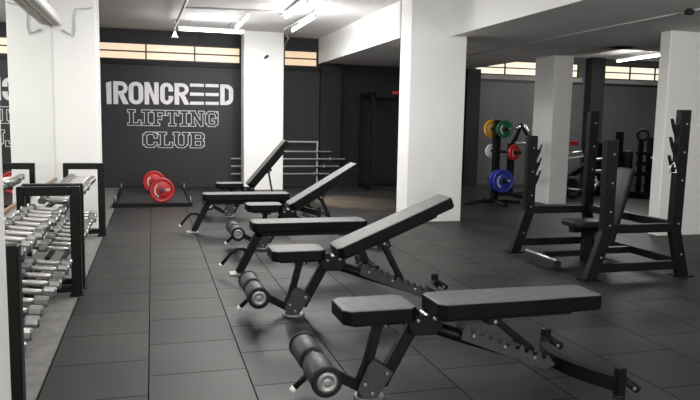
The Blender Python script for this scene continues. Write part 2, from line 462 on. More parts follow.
def outline_word(text, x0, x1, z0, z1):
    mb = MB(); hh = z1 - z0; o = .035
    tot = sum(slab(c)[1] for c in text)
    sx = (x1 - x0) / tot; cx = x0
    for ch in text:
        S, W = slab(ch)
        for layer in (0, 1):
            for i, (a, b, c, d, w) in enumerate(S):
                g = o if layer == 0 else -.012
                p, q = Vector((a, b)), Vector((c, d)); dr = (q - p).normalized(); nr = Vector((-dr.y, dr.x))
                p2, q2 = p - dr * g, q + dr * g; k = w / 2 + g
                pts = [p2 - nr * k, q2 - nr * k, q2 + nr * k, p2 + nr * k]
                quad(mb, [(cx + v.x * sx, z0 + v.y * hh) for v in pts], (-.003 if layer == 0 else -.006) - i * .00004, layer)
        cx += W * sx
    mb.v = [(v[0] - .36, v[1], v[2] - 1.35) for v in mb.v]
    return mb.build('outline_lettering', [M['outline'], M['wall_dark']], letters)
outline_word('LIFTING', -.44, 1.215, 1.155, 1.437)
outline_word('CLUB', -.185, .96, .75, 1.033)

# ------------------------------------------------------------------ ceiling lights and services
def tube_light(a, b, label, group=None, housing=True, w=.05):
    a, b = Vector(a), Vector(b); c = (a + b) / 2
    t = thing('hanging_tube_light', label, 'ceiling light', c, 0, group)
    a -= c; b -= c; d = (b - a).normalized()
    MB().bar(a + Vector((0, 0, .035)), b + Vector((0, 0, .035)), w, .03).build('housing', M['white_plastic'], t)
    MB().cyl(a + d * .03, b - d * .03, .017, 12).build('tube', M['tube'], t)
    top = ZC if c.x < 6 else 2.78
    for p in (a.lerp(b, .2), a.lerp(b, .8)): MB().cyl(p + Vector((0, 0, .05)), Vector((p.x, p.y, top - c.z)), .006, 8).build('hanger', M['grey_metal'], t)
    for p, q in ((a, a + d * .03), (b - d * .03, b)):
        MB().cyl(p, q, .02, 10).build('end_cap', M['white_plastic'], t)
    return t
tube_light((.43, 11.75, 2.74), (1.5, 11.75, 2.74), 'lit tube light running across in front of the far column')
tube_light((2.22, 11.25, 2.75), (2.22, 9.6, 2.75), 'lit tube light by the conduit, nearest the white beam')
tube_light((1.95, 10.4, 2.83), (1.95, 8.9, 2.83), 'lit tube light fixed to the ceiling beside the conduit tube', w=.14)
tube_light((1.34, 11.5, 2.76), (1.34, 10.05, 2.76), 'short looking lit tube above the far white column')
bt = thing('mirror_light_batten', 'long pale batten along the top of the wall mirror', 'light batten', (-1.005, 6.9, 2.33))
MB().box(-.075, .06, -2.2, 1.48, -.03, .05).build('housing', M['white_plastic'], bt, .006, 1)
MB().box(-.02, .03, -2.2, 1.46, -.036, -.03).build('diffuser', M['sill'], bt)
tube_light((.2, 6.6, 2.82), (1.6, 6.6, 2.82), 'lit tube light over the middle benches')
tube_light((.2, 3.8, 2.82), (1.6, 3.8, 2.82), 'lit tube light over the near benches')
tube_light((9.35, 12.45, 2.65), (9.25, 11.0, 2.65), 'lit tube light in front of the far right window')
tube_light((7.6, 10.9, 2.72), (7.6, 12.6, 2.72), 'lit tube light over the back right machines')

def conduit(pts, label, r=.012, name='conduit'):
    c = Vector(pts[0]); o = MB().tube([Vector(p) - c for p in pts], r, 8).build(name, M['grey_metal'])
    o.location = c; return tag(o, label, 'conduit')
conduit([(2.44, 13.27, 2.36), (2.44, 13.25, 2.6), (2.42, 12.9, 2.74), (2.40, 12.5, 2.77), (2.08, 11.2, 2.77), (2.24, 8.1, 2.77), (2.3, 5, 2.77)], 'thin grey conduit running back along the ceiling to the short window')
conduit([(.38, 11.55, 2.77), (.44, 8.9, 2.77), (.5, 5, 2.77)], 'thin grey conduit on the ceiling above the hanging bell lamp', .02)
conduit([(.44, 9.8, 2.80), (2.0, 9.6, 2.80)], 'thin grey conduit crossing the ceiling between the tubes')
conduit([(4.96, 4.0, ZS - .01), (4.94, 7.5, ZS - .01), (5.06, 12.8, ZS - .01)], 'thin pale conduit along the grey soffit', .009)
conduit([(-.62, 8.38, 2.52), (-.68, 8.38, 2.50), (-.80, 8.38, 2.49), (-.815, 8.38, 2.40), (-.815, 8.38, 2.26), (-.83, 8.38, 2.19), (-.95, 8.38, 2.25)], 'looped white cable on the front of the left column', .008, 'hanging_cable')
pl = thing('bell_lamp', 'small white bell lamp hanging beside the far tube light', 'lamp', (.37, 11.6, 2.63))
MB().lathe((0, 0, .05), (0, 0, -1), [(0, .015), (.03, .02), (.07, .04), (.09, .06)], 16).build('shade', M['white_plastic'], pl)
MB().cyl((0, 0, .05), (0, 0, .25), .008, 8).build('stem', M['grey_metal'], pl)
sc_ = thing('security_camera', 'small black security camera on the front of the far white column', 'camera', (1.99, 12.63, 2.42))
MB().lathe((0, 0, 0), (0, -1, 0), [(0, .04), (.02, .04)], 14).build('mount', M['white_plastic'], sc_)
MB().cyl((0, -.02, .0), (.035, -.10, .03), .022, 12).build('body', M['rubber'], sc_)
sb_ = thing('wall_sensor', 'small white round sensor under the short window', 'sensor', (2.42, YF, 2.30))
MB().lathe((0, 0, 0), (0, -1, 0), [(0, .055), (.03, .055), (.06, .03)], 14).build('body', M['white_plastic'], sb_)
MB().lathe((0, -.06, 0), (0, -1, 0), [(0, .012), (.01, .01)], 8).build('lens', M['grey_metal'], sb_)
sp_ = thing('soffit_speaker', 'small black box hung from the grey soffit at the top right', 'speaker', (4.9, 5.5, ZS))
MB().box(-.035, .035, -.03, .03, -.055, -.01).build('body', M['rubber'], sp_, .005, 1)
MB().box(-.02, .02, -.015, .015, -.01, 0).build('mount', M['steel_black'], sp_)

# ------------------------------------------------------------------ benches
def inset(poly, d):
    n = len(poly); out = []
    for i in range(n):
        p, a, b = Vector(poly[i]), Vector(poly[i - 1]), Vector(poly[(i + 1) % n])
        e1 = (p - a).normalized(); e2 = (b - p).normalized()
        n1 = Vector((-e1.y, e1.x)); n2 = Vector((-e2.y, e2.x)); m = (n1 + n2)
        out.append(tuple(p + m * (d / max(.3, 1 + n1.dot(n2)))))
    return out
def pad_mesh(poly, z0, z1, crown=.004):
    """upholstered cushion from a plan outline (counter-clockwise): matt boxing, softly crowned top panel"""
    mb = MB(); n = len(poly); h = z1 - z0
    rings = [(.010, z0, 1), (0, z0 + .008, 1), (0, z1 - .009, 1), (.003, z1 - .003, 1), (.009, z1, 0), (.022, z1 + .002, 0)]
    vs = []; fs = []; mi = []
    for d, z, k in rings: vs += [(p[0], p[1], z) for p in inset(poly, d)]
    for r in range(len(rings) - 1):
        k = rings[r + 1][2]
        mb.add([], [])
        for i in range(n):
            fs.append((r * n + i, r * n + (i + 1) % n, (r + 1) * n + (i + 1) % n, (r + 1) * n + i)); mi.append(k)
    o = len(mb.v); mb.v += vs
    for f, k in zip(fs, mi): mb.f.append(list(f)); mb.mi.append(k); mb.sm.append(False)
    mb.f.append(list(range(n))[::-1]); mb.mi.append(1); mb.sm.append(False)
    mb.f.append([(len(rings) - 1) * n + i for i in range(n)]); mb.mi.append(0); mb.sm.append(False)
    return mb
def rounded(x0, x1, hw, c0, c1=None):
    c1 = c0 if c1 is None else c1
    return [(x0 + c0, -hw), (x1 - c1, -hw), (x1, -hw + c1), (x1, hw - c1), (x1 - c1, hw), (x0 + c0, hw), (x0, hw - c0), (x0, -hw + c0)]

def add_bolt(parent, p, d=(0, -1, 0), r=.009):
    MB().lathe(p, d, [(0, r), (.006, r), (.009, r * .6)], 8).build('bolt', M['cap'], parent)

def make_fid(name, label, loc, ang, pad_len=.92, notch=None):
    """adjustable bench; +x is towards the head end, origin at the front base"""
    t = thing(name, label, 'weight bench', loc, 0, None)
    # seat
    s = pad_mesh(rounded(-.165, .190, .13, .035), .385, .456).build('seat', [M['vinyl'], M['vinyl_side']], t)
    MB().box(-.11, .13, -.09, .09, .372, .392).build('seat_plate', M['steel_black'], s)
    # seat post and its clamp
    MB().bar((.042, 0, .375), (-.03, 0, .09), .04, .05).build('seat_post', M['steel_black'], t, .004, 1)
    c = MB().box(.0, .085, -.035, .035, .345, .378).build('seat_clamp', M['steel_black'], t, .004, 1)
    add_bolt(c, (.06, -.036, .357))
    # front upright
    MB().bar((.215, 0, .345), (.055, 0, .06), .05, .06).build('front_upright', M['steel_black'], t, .005, 1)
    # base gusset plates and floor disc
    g = MB()
    poly = [(-.07, .055), (-.045, .0), (.03, .0), (.105, .125), (.06, .16), (.0, .195), (-.02, .17)]
    poly = [(a, max(b, .012)) for a, b in poly]
    for y in (-.045, .037): g.prism(poly, 'y', y, y + .008)
    gp = g.build('base_gusset', M['steel_grey'], t, .003, 1)
    for p in ((.07, -.046, .125), (.0, -.046, .035), (-.035, -.046, .08)): add_bolt(gp, p, r=.010)
    MB().lathe((.0, 0, .0), (0, 0, 1), [(0, .075), (.008, .075), (.012, .06)], 20).build('floor_disc', M['disc'], t)
    # pivot bracket
    pv = MB()
    pp = [(.165, .365), (.205, .395), (.33, .395), (.345, .34), (.31, .295), (.19, .30)]
    for y in (-.055, .047): pv.prism(pp, 'y', y, y + .008)
    pv.box(.19, .32, -.047, .047, .31, .335)
    pvo = pv.build('pivot_bracket', M['steel_black'], t, .003, 1)
    add_bolt(pvo, (.215, -.056, .372)); add_bolt(pvo, (.30, -.056, .378), r=.012)
    MB().cyl((.27, -.05, .382), (.27, .05, .382), .014, 12).build('pivot_pin', M['chrome_satin'], t)
    # main rail
    MB().tube([(.30, 0, .325), (.47, 0, .262), (.92, 0, .105), (1.04, 0, .08)], .032, 4).build('main_rail', M['steel_black'], t, 0)
    # toothed ladder plates
    def ladder(y):
        a, b = Vector((.475, .335)), Vector((.925, .150)); n = 9
        top = []
        for k in range(n):
            p = a.lerp(b, k / n); q = a.lerp(b, (k + .35) / n); r2 = a.lerp(b, (k + .62) / n); e = a.lerp(b, (k + .95) / n)
            top += [(p.x, p.y), (q.x - .002, q.y - .004), (r2.x - .012, r2.y - .030), (e.x - .008, e.y - .026)]
        top.append((b.x, b.y))
        return [(.445, .262), (.46, .32)] + top + [(.97, .09), (.92, .072), (.67, .170)], y
    lp = MB()
    for y in (-.045, .037):
        poly, yy = ladder(y); lp.prism(poly, 'y', yy, yy + .008)
    lpo = lp.build('toothed_ladder', M['steel_grey'], t)
    for p in ((.51, -.046, .275), (.68, -.046, .208), (.85, -.046, .14)): add_bolt(lpo, p, r=.010)
    # back pad with frame, tilted about the pivot
    px_, pz_ = .29, .382
    ca, sa = math.cos(ang), math.sin(ang)
    T = Matrix.Translation((px_, 0, pz_)) @ Matrix.Rotation(-ang, 4, 'Y')
    lift = .0
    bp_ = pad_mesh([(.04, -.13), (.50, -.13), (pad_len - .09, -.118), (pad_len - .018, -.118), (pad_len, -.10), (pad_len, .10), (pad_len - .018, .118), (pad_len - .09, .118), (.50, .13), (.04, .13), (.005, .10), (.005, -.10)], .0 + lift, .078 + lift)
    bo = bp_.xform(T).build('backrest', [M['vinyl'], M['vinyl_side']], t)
    fr = MB().box(.0, pad_len - .12, -.03, .03, -.036, .002)
    fr.xform(T).build('backrest_frame', M['steel_black'], bo)
    # support strut from pad to ladder
    top = T @ Vector((.335, 0, -.03))
    if notch is None: notch = .82
    bot = Vector((.475, 0, .325)).lerp(Vector((.925, 0, .150)), notch)
    so = MB()
    for y in (-.03, .03): so.bar((top.x, y, top.z), (bot.x, y, bot.z), .012, .03)
    so.cyl((bot.x, -.055, bot.z), (bot.x, .055, bot.z), .010, 10)
    sro = so.build('support_strut', M['steel_black'], t)
    br = MB(); 
    br.xform(Matrix()); br.box(.30, .375, -.04, .04, -.06, -.03); br.xform(T)
    bro = br.build('strut_bracket', M['steel_black'], t)
    pb = T @ Vector((.335, -.041, -.045)); add_bolt(bro, pb, r=.012)
    # roller arm and foam rollers
    MB().bar((-.03, 0, .045), (-.255, 0, .175), .045, .045).build('roller_arm', M['steel_black'], t, .004, 1)
    ax_ = (-.27, .19)
    MB().cyl((ax_[0], -.245, ax_[1]), (ax_[0], .245, ax_[1]), .018, 12).lathe((ax_[0], -.035, ax_[1]), (0, 1, 0), [(0, .05), (.07, .05)], 18).build('roller_axle', M['steel_black'], t)
    for sgn in (-1, 1):
        y0 = .035 * sgn; y1 = .235 * sgn
        fo = MB().lathe((ax_[0], y0, ax_[1]), (0, sgn, 0), [(0, .058), (.012, .064), (.188, .064), (.2, .058)], 24).build('foam_roller', M['foam'], t)
        MB().lathe((ax_[0], .233 * sgn, ax_[1]), (0, sgn, 0), [(0, .068), (.018, .068), (.022, .060)], 24).build('end_ring', M['rubber'], fo)
        MB().lathe((ax_[0], .252 * sgn, ax_[1]), (0, sgn, 0), [(0, .046), (.008, .046), (.010, .03), (.007, .028), (.007, .012), (.010, .010)], 20).build('end_cap', M['cap'], fo)
    # carrying handle under the roller with a pale tip
    h = MB().tube([(-.22, .03, .15), (-.285, .03, .135), (-.31, .03, .105), (-.355, .03, .062)], .014, 10).build('carry_handle', M['steel_black'], t)
    MB().lathe((-.352, .03, .065), (-.72, 0, -.69), [(0, .017), (.018, .017), (.024, .012)], 12).build('handle_tip', M['white_plastic'], h)
    # rear cross foot, its end blocks and rubber feet
    cf = MB()
    n = 8
    for k in range(n):
        y0 = -.28 + .64 * k / n; y1 = -.28 + .64 * (k + 1) / n
        f0 = 1 - ((y0 - .04) / .32) ** 2; f1 = 1 - ((y1 - .04) / .32) ** 2
        cf.bar((1.175 - .15 * f0, y0, .065 + .02 * f0), (1.175 - .15 * f1, y1, .065 + .02 * f1), .05, .07, ext=.004)
    cf.build('rear_crossbar', M['steel_black'], t)
    for yb in (-.285, .365):
        b_ = MB().box(1.15, 1.195, yb - .022, yb + .022, .012, .148).build('end_block', M['steel_black'], t, .005, 1)
        MB().lathe((1.172, yb, 0), (0, 0, 1), [(0, .03), (.014, .027)], 14).build('rubber_foot', M['rubber'], b_)
        w = MB().cyl((1.195, yb, .085), (1.275, yb, .030), .020, 14).build('tilt_wheel', M['rubber'], b_)
        MB().lathe((1.24, yb - .021, .045), (0, -1, 0), [(0, .009), (.004, .009)], 10).build('bolt', M['cap'], w)
    return t

make_fid('adjustable_bench', 'nearest black adjustable bench, backrest lying flat, foam roller in the foreground', (.97, 2.965, .006), 0.0, .89, .80)
make_fid('adjustable_bench', 'black adjustable bench second from the camera, tilted backrest in front of the large column', (.895, 4.40, .006), math.radians(22.6), .88, .62)
make_fid('adjustable_bench', 'black adjustable bench between the two flat benches with its backrest tilted up', (1.055, 6.82, .006), math.radians(31), .82, .58)
make_fid('adjustable_bench', 'farthest black adjustable bench with steep backrest in front of the far white column', (.965, 9.15, .006), math.radians(49.5), .79, .26)

def make_flat(label, loc):
    t = thing('flat_bench', label, 'weight bench', loc)
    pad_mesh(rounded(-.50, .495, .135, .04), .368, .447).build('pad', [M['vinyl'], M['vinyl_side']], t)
    MB().box(-.46, .47, -.03, .03, .318, .374).build('spine', M['steel_black'], t, .004, 1)
    lg = MB().bar((-.43, 0, .345), (-.60, 0, .012), .06, .065).build('leg', M['steel_black'], t, .004, 1)
    MB().box(-.68, -.545, -.07, .07, 0, .012).build('foot_plate', M['disc'], lg, .003, 1)
    h = MB().tube([(-.52, 0, .19), (-.57, 0, .215), (-.62, 0, .215), (-.665, 0, .185), (-.70, 0, .14), (-.745, 0, .085)], .015, 10).build('carry_handle', M['steel_black'], t)
    MB().lathe((-.743, 0, .088), (-.7, 0, -.7), [(0, .018), (.016, .018), (.022, .012)], 12).build('handle_tip', M['white_plastic'], h)
    r_ = MB().bar((.40, 0, .345), (.52, 0, .05), .06, .065).build('leg', M['steel_black'], t, .004, 1)
    add_bolt(r_, (.44, -.033, .25), r=.012)
    cb = MB().bar((.525, -.27, .05), (.525, .27, .05), .06, .06).build('rear_crossbar', M['steel_black'], t, .004, 1)
    for y in (-.23, .23):
        MB().lathe((.525, y, 0), (0, 0, 1), [(0, .032), (.02, .03)], 14).build('rubber_foot', M['rubber'], cb)
    return t
make_flat('black flat bench nearer the camera, behind the tilted adjustable bench', (1.285, 5.69, .006))
make_flat('black flat bench farther back, level with the weightlifting platform', (1.04, 7.93, .006))

# ------------------------------------------------------------------ dumbbell racks and dumbbells
def make_rack(label, y0, y1):
    t = thing('dumbbell_rack', label, 'dumbbell rack', (-.7125, (y0 + y1) / 2, 0)); hl = (y1 - y0) / 2
    for s in (-1, 1):
        y = s * (hl - .035)
        f = MB()
        f.box(.138, .208, y - .035, y + .035, .012, .80); f.box(-.208, -.158, y - .035, y + .035, .012, .80)
        f.box(-.158, .138, y - .035, y + .035, .735, .80); f.box(-.158, .138, y - .03, y + .03, .03, .08)
        fo = f.build('end_frame', M['steel_black'], t, .004, 1)
        for x in (.173, -.178): MB().box(x - .05, x + .05, y - .05, y + .05, 0, .012).build('foot', M['rubber'], fo)
    for z, dz in ((.60, .02), (.225, .02)):
        sh = MB()
        for x, k in ((-.06, 1), (.05, -1)):
            sh.bar((x, -hl + .06, z + k * .006), (x, hl - .06, z + k * .006), .03, .025)
        sho = sh.build('shelf', M['steel_black'], t)
        for yy in (-hl * .5, 0, hl * .5): MB().bar((-.10, yy, z - .008), (.10, yy, z - .03), .03, .012).build('shelf_brace', M['steel_black'], sho)
    return t
make_rack('near black dumbbell rack at the left edge, two tiers of chrome dumbbells', 2.85, 5.28)
make_rack('far black dumbbell rack along the mirror, beside the left column', 5.42, 7.9)

def make_dumbbell(label, group, hl, hr, gl):
    t = thing('dumbbell', label, 'dumbbell', (0, 0, 0), 0, group)
    MB().lathe((-gl / 2, 0, 0), (1, 0, 0), [(0, .013), (gl * .25, .0155), (gl * .5, .017), (gl * .75, .0155), (gl, .013)], 12).build('handle', M['grip'], t)
    for s in (-1, 1):
        MB().lathe((s * gl / 2, 0, 0), (s, 0, 0), [(0, hr * .7), (hl * .12, hr), (hl * .85, hr), (hl, hr * .78), (hl * 1.0, hr * .4)], 8, smooth=False).build('head', M['headmetal'], t)
    return t
ORD = ['first', 'second', 'third', 'fourth', 'fifth', 'sixth', 'seventh', 'eighth', 'ninth', 'tenth', 'eleventh', 'twelfth', 'thirteenth', 'fourteenth']
protos = {}
def put_dumbbells(y0, y1, n, z, size, rack, tier):
    hl, hr, gl, cx = size
    g = 'chrome dumbbells on the %s tier of the %s rack' % (tier, rack)
    for k in range(n):
        lab = 'chrome dumbbell, %s from the camera on the %s tier of the %s rack' % (ORD[k], tier, rack)
        if size not in protos:
            d = protos[size] = make_dumbbell(lab, g, hl, hr, gl)
        else:
            d = copy_tree(protos[size]); d['label'] = lab; d['group'] = g
        y = y0 + (y1 - y0) * k / (n - 1)
        d.location = (cx + random.uniform(-.012, .012), y, z + hr)
        d.rotation_euler = (random.uniform(0, .5), math.atan2(.018, .16), random.uniform(-.06, .06))
put_dumbbells(3.02, 5.12, 13, .622, (.052, .031, .15, -.715), 'near', 'upper')
put_dumbbells(3.03, 5.10, 11, .247, (.074, .034, .16, -.715), 'near', 'lower')
put_dumbbells(5.60, 7.72, 13, .622, (.055, .032, .15, -.71), 'far', 'upper')
put_dumbbells(5.62, 7.72, 11, .247, (.072, .034, .155, -.715), 'far', 'lower')

# ------------------------------------------------------------------ plates, barbells, platform
def plate_mesh(r, th, color, print_marks=True):
    """bumper plate, axis along y, front face towards -y"""
    mb = MB()
    bore = .026
    pr = [(0, r * .24), (0, r * .62), (.006, r * .66), (.006, r * .80), (0, r * .84), (0, r * .97), (.008, r), (th - .008, r), (th, r * .97), (th, r * .84), (th - .006, r * .80), (th - .006, r * .66), (th, r * .62), (th, r * .24), (th, bore), (0, bore), (0, r * .24)]
    mb.lathe((0, -th / 2, 0), (0, 1, 0), pr, 36, 0, True, caps=False)
    mb.lathe((0, -th / 2 - .003, 0), (0, 1, 0), [(0, bore), (0, r * .22), (.003, r * .25), (.003, bore), (0, bore)], 24, 2, True, caps=False)
    if print_marks:
        for sd in (-1, 1):
            y = sd * (th / 2 + .0015)
            ring_sector(mb, 0, 0, r * .62, r * .50, PI * .70, PI * 1.36, y, 10, mi=1)
            for k in range(3):
                x0 = r * (.30 + .11 * k)
                rect(mb, x0, x0 + r * .075, -r * .06, r * (.12 + .03 * k), y, 1)
    return mb
def plate(parent, name, r, th, m, loc, rz=0, rx=0, label=None):
    o = plate_mesh(r, th, m).build(name, [m, M['mark'], M['darkred']], parent)
    o.location = loc; o.rotation_euler = (rx, 0, rz)
    if label: o['label'] = label
    return o

pf = thing('lifting_platform', 'low dark lifting platform with black frame under the red barbell', 'lifting platform', (-.0, 11.57, .006))
MB().box(-.51, .51, -1.20, 1.25, 0, .035).build('deck', M['wall_dark'], pf, .004, 1)
fr = MB().box(-.56, .56, -1.28, -1.2, 0, .055).box(-.56, .56, 1.25, 1.31, 0, .055).box(-.56, -.51, -1.2, 1.25, 0, .045).box(.51, .56, -1.2, 1.25, 0, .045)
fr.build('frame', M['steel_black'], pf, .004, 1)
for x, y in ((-.535, -.9), (.535, -1.1), (-.535, 1.1), (.535, 1.0)):
    MB().tube([(x, y - .07, .04), (x, y - .06, .11), (x, y, .13), (x, y + .06, .11), (x, y + .07, .04)], .010, 8).build('band_hook', M['disc'], pf)

ang = math.atan2(.105, 1.35)
bb = thing('loaded_barbell', 'barbell with red bumper plates lying on the lifting platform', 'barbell', (.07, 11.25, .229), ang)
MB().cyl((0, -.64, 0), (0, .64, 0), .014, 12).build('bar', M['chrome_satin'], bb)
for s in (-1, 1):
    MB().cyl((0, s * .60, 0), (0, s * .79, 0), .0255, 14).build('sleeve', M['steel_grey'], bb)
    plate(bb, 'bumper_plate', .185, .09, M['red'], (0, s * .70, 0), 0)

# wall rack of bare barbells between far column and wall
br_ = thing('barbell_stand', 'pale metal stand holding bare barbells behind the far white column', 'barbell stand', (2.3, 13.17, 0))
for x in (-.50, .82):
    p = MB().box(x - .013, x + .013, -.015, .015, .012, .90).build('post', M['pale_steel'], br_)
    MB().box(x - .05, x + .05, -.09, .09, .006, .02).build('foot', M['steel_black'], p)
    for z in (.70, .555, .41, .265): MB().box(x - .015, x + .015, -.075, -.02, z - .03, z - .016).build('cradle', M['steel_black'], p)
MB().box(-.50, .82, -.012, .012, .877, .90).build('top_bar', M['pale_steel'], br_)
for k, (z, x0, x1) in enumerate(((.70, -.60, 1.10), (.555, -.87, 1.38), (.41, -.87, 1.26), (.265, -.87, 1.06))):
    b = thing('barbell', 'bare steel barbell, %s from the top of the pale stand' % ORD[k], 'barbell', (2.3 + (x0 + x1) / 2, 13.12, z), 0, 'bare barbells on the pale stand')
    hl = (x1 - x0) / 2
    MB().cyl((-hl + .3, 0, 0), (hl - .3, 0, 0), .014, 10).build('shaft', M['pale_steel'], b)
    for s in (-1, 1):
        MB().lathe((s * (hl - .32), 0, 0), (s, 0, 0), [(0, .03), (.02, .03), (.02, .0145), (.32, .0145)], 12).build('sleeve', M['pale_steel'], b)

# ------------------------------------------------------------------ weight tree with coloured plates
wt = thing('weight_tree', 'black upright weight tree beside the large white column', 'weight tree', (5.33, 9.98, .006))
MB().box(-.05, .05, -.05, .05, .03, 1.36).build('post', M['steel_black'], wt, .005, 1)
bs = MB().tube([(-.55, -.05, .03), (-.2, 0, .05), (.2, 0, .05), (.55, .15, .03)], .03, 8).tube([(0, -.4, .03), (0, 0, .05), (0, .4, .03)], .03, 8)
bs.build('base', M['steel_black'], wt)
pegs = [(1.22, -1, .30), (1.22, 1, .22), (.86, 1, .22), (.86, -1, .46), (.40, -1, .34), (.40, 1, .2)]
for z, s, l in pegs:
    q = .38 if (z == .86 and s < 0) else 0
    MB().cyl((math.sin(q) * .03, s * .04, z), (math.sin(q) * (l + .04), s * math.cos(q) * (l + .04), z), .022, 12).build('peg', M['steel_black'], wt)
def loose_plate(name, r, th, m, loc, label, rz=0):
    t = plate_mesh(r, th, m).build(name, [m, M['mark'], M['rubber']])
    t.location = loc; t.rotation_euler = (0, 0, rz)
    return tag(t, label, 'weight plate')
loose_plate('weight_plate', .140, .05, M['green'], (5.33, 9.74, 1.224), 'green weight plate on the top peg of the weight tree')
loose_plate('weight_plate', .150, .05, M['yellow'], (5.33, 10.14, 1.224), 'yellow weight plate behind the green one on the weight tree')
loose_plate('weight_plate', .110, .04, M['whiteplate'], (5.33, 10.14, .864), 'white weight plate on the middle of the weight tree')
loose_plate('weight_plate', .125, .045, M['red'], (5.33 + .36 * math.sin(.38), 9.98 - .36 * math.cos(.38), .864), 'red weight plate on the long middle peg of the weight tree', .38)
loose_plate('weight_plate', .185, .06, M['blue'], (5.33, 9.72, .404), 'front blue weight plate on the lowest peg of the weight tree')
loose_plate('weight_plate', .185, .06, M['blue'], (5.33, 9.83, .404), 'blue weight plate behind the front blue one on the weight tree')

# ------------------------------------------------------------------ bench press rack
rk = thing('bench_press_rack', 'tall black bench press rack with seat and backrest, at the right', 'bench press rack', (4.0, 5.5, .006))
def rp(x, y, z): return (x - 4.0, y - 5.5, z)
def uprights(y, dx):
    for kind, xk, xt, xf, top in (('s', 3.655, 3.655, 3.52, 1.185), ('t', 4.345, 4.36, 4.455, 1.445)):
        xk += dx; xt += dx; xf += dx
        u = MB()
        pw = .055
        poly = [(xf - pw - 4, .012), (xf + pw - 4, .012), (xk + pw - 4, .40), (xt + pw - 4, top), (xt - pw - 4, top), (xk - pw - 4, .42)]
        u.prism(poly, 'y', y - 5.5 - .032, y - 5.5 + .032)
        uo = u.build('upright', M['steel_black'], rk, .006, 1)
        MB().box(xf - .085 - 4, xf + .085 - 4, y - 5.5 - .06, y - 5.5 + .06, 0, .012).build('foot_plate', M['steel_black'], uo)
        for z in (.47, top - .12, top - .36, top - .60, .20):
            xx = xk + (xt - xk) * max(0, (z - .4)) / (top - .4) if z > .4 else xf + (xk - xf) * z / .4
            add_bolt(uo, (xx + .01 - 4, y - 5.5 - .033, z), r=.009)
        sg = 1 if kind == 's' else -1
        if (kind == 's') == (y < 5.5): continue
        for z in ((1.04, .91, .78) if kind == 's' else (1.31, 1.155, 1.0)):
            xe = (xk + (xt - xk) * (z - .4) / (top - .4)) + sg * pw - 4
            hk = [(xe - sg * .01, z - .12), (xe + sg * .010, z - .10), (xe + sg * .045, z - .02), (xe + sg * .068, z + .055), (xe + sg * .055, z + .06), (xe + sg * .035, z + .01), (xe + sg * .012, z + .0), (xe - sg * .01, z + .015)]
            MB().prism(hk, 'y', y - 5.5 - .012, y - 5.5 + .012).build('bar_hook', M['steel_black'], uo)
    for z, a, b in ((.435, 3.68 + dx, 4.33 + dx), (.105, 3.565 + dx, 4.42 + dx)):
        MB().box(a - 4, b - 4, y - 5.5 - .028, y - 5.5 + .028, z - .037, z + .037).build('side_rail', M['steel_black'], rk, .004, 1)
uprights(4.87, 0); uprights(6.15, .02)
for z, x in ((.445, 4.37), (.12, 4.44)):
    MB().box(x - .03 - 4, x + .03 - 4, 4.90 - 5.5, 6.12 - 5.5, z - .035, z + .035).build('cross_rail', M['steel_black'], rk, .004, 1)
sy = .03
s_ = MB().prism([(-.27, -.11 + sy), (-.23, -.14 + sy), (.06, -.14 + sy), (.06, .14 + sy), (-.23, .14 + sy), (-.27, .11 + sy)], 'z', .355, .415)
so_ = s_.build('seat', M['vinyl_dark'], rk, .012, 2)
MB().box(-.23, .05, -.04 + sy, .04 + sy, .30, .357).build('seat_frame', M['steel_black'], so_)
MB().box(-.10, -.02, -.035 + sy, .035 + sy, .012, .31).build('seat_post', M['steel_black'], rk, .004, 1)
bk = MB().prism([(.10, .20), (.16, .20), (.35, .90), (.29, .91)], 'y', -.13 + sy, .13 + sy).build('backrest', M['vinyl_dark'], rk, .014, 2)
MB().bar((.17, sy, .18), (.345, sy, .82), .06, .05).build('backrest_frame', M['steel_black'], rk)
MB().box(.06, .47, -.03 + sy, .03 + sy, .085, .145).build('base_rail', M['steel_black'], rk)
MB().box(-.50, -.02, -.025 + sy, .025 + sy, .075, .125).build('base_rail', M['steel_black'], rk)
fp = MB().prism([(-.58, .025), (-.50, .025), (-.49, .075), (-.53, .098), (-.57, .09)], 'y', -.27 + sy, .25 + sy).build('footrest', M['rubber'], rk, .006, 1)
MB().cyl((-.545, -.265 + sy, .094), (-.545, .245 + sy, .094), .012, 10).build('footrest_edge', M['chrome_satin'], fp)
cl = thing('spring_clip', 'small steel spring clip hanging on the lowest hook of the right rack post', 'spring clip', (4.255, 4.825, .97))
MB().tube([(.0, 0, .04), (-.035, 0, 0), (-.04, 0, -.05), (.03, 0, -.05), (.0, 0, .04)], .005, 6).build('wire', M['chrome_satin'], cl)
MB().tube([(-.02, 0, .0), (.03, .0, -.02)], .008, 6).build('grip', M['rubber'], cl)

# ------------------------------------------------------------------ machines at the back right
m1 = thing('cable_machine', 'dark gym machine with chrome triangle handles beside the weight tree', 'gym machine', (6.28, 11.2, .006))
MB().box(-.05, .05, -.05, .05, .03, .95).build('post', M['steel_black'], m1, .004, 1)
MB().box(-.28, .35, -.05, .05, .0, .07).box(-.05, .05, -.5, .4, 0, .07).build('base', M['steel_black'], m1, .004, 1)
MB().tube([(-.05, -.1, .93), (.13, -.1, 1.30), (.36, -.1, .93)], .03, 8).tube([(.13, -.1, 1.30), (.10, .1, .93)], .03, 8).build('frame', M['steel_black'], m1)
MB().tube([(.16, -.14, 1.30), (.33, -.14, 1.04)], .028, 8).tube([(-.02, -.14, .97), (.30, -.14, .955)], .026, 8).tube([(.0, -.14, 1.22), (.08, -.14, 1.26)], .03, 8).build('handle', M['chrome_satin'], m1)
MB().box(-.16, .02, -.16, -.04, .34, .37).build('weight_pin_plate', M['chrome_satin'], m1)

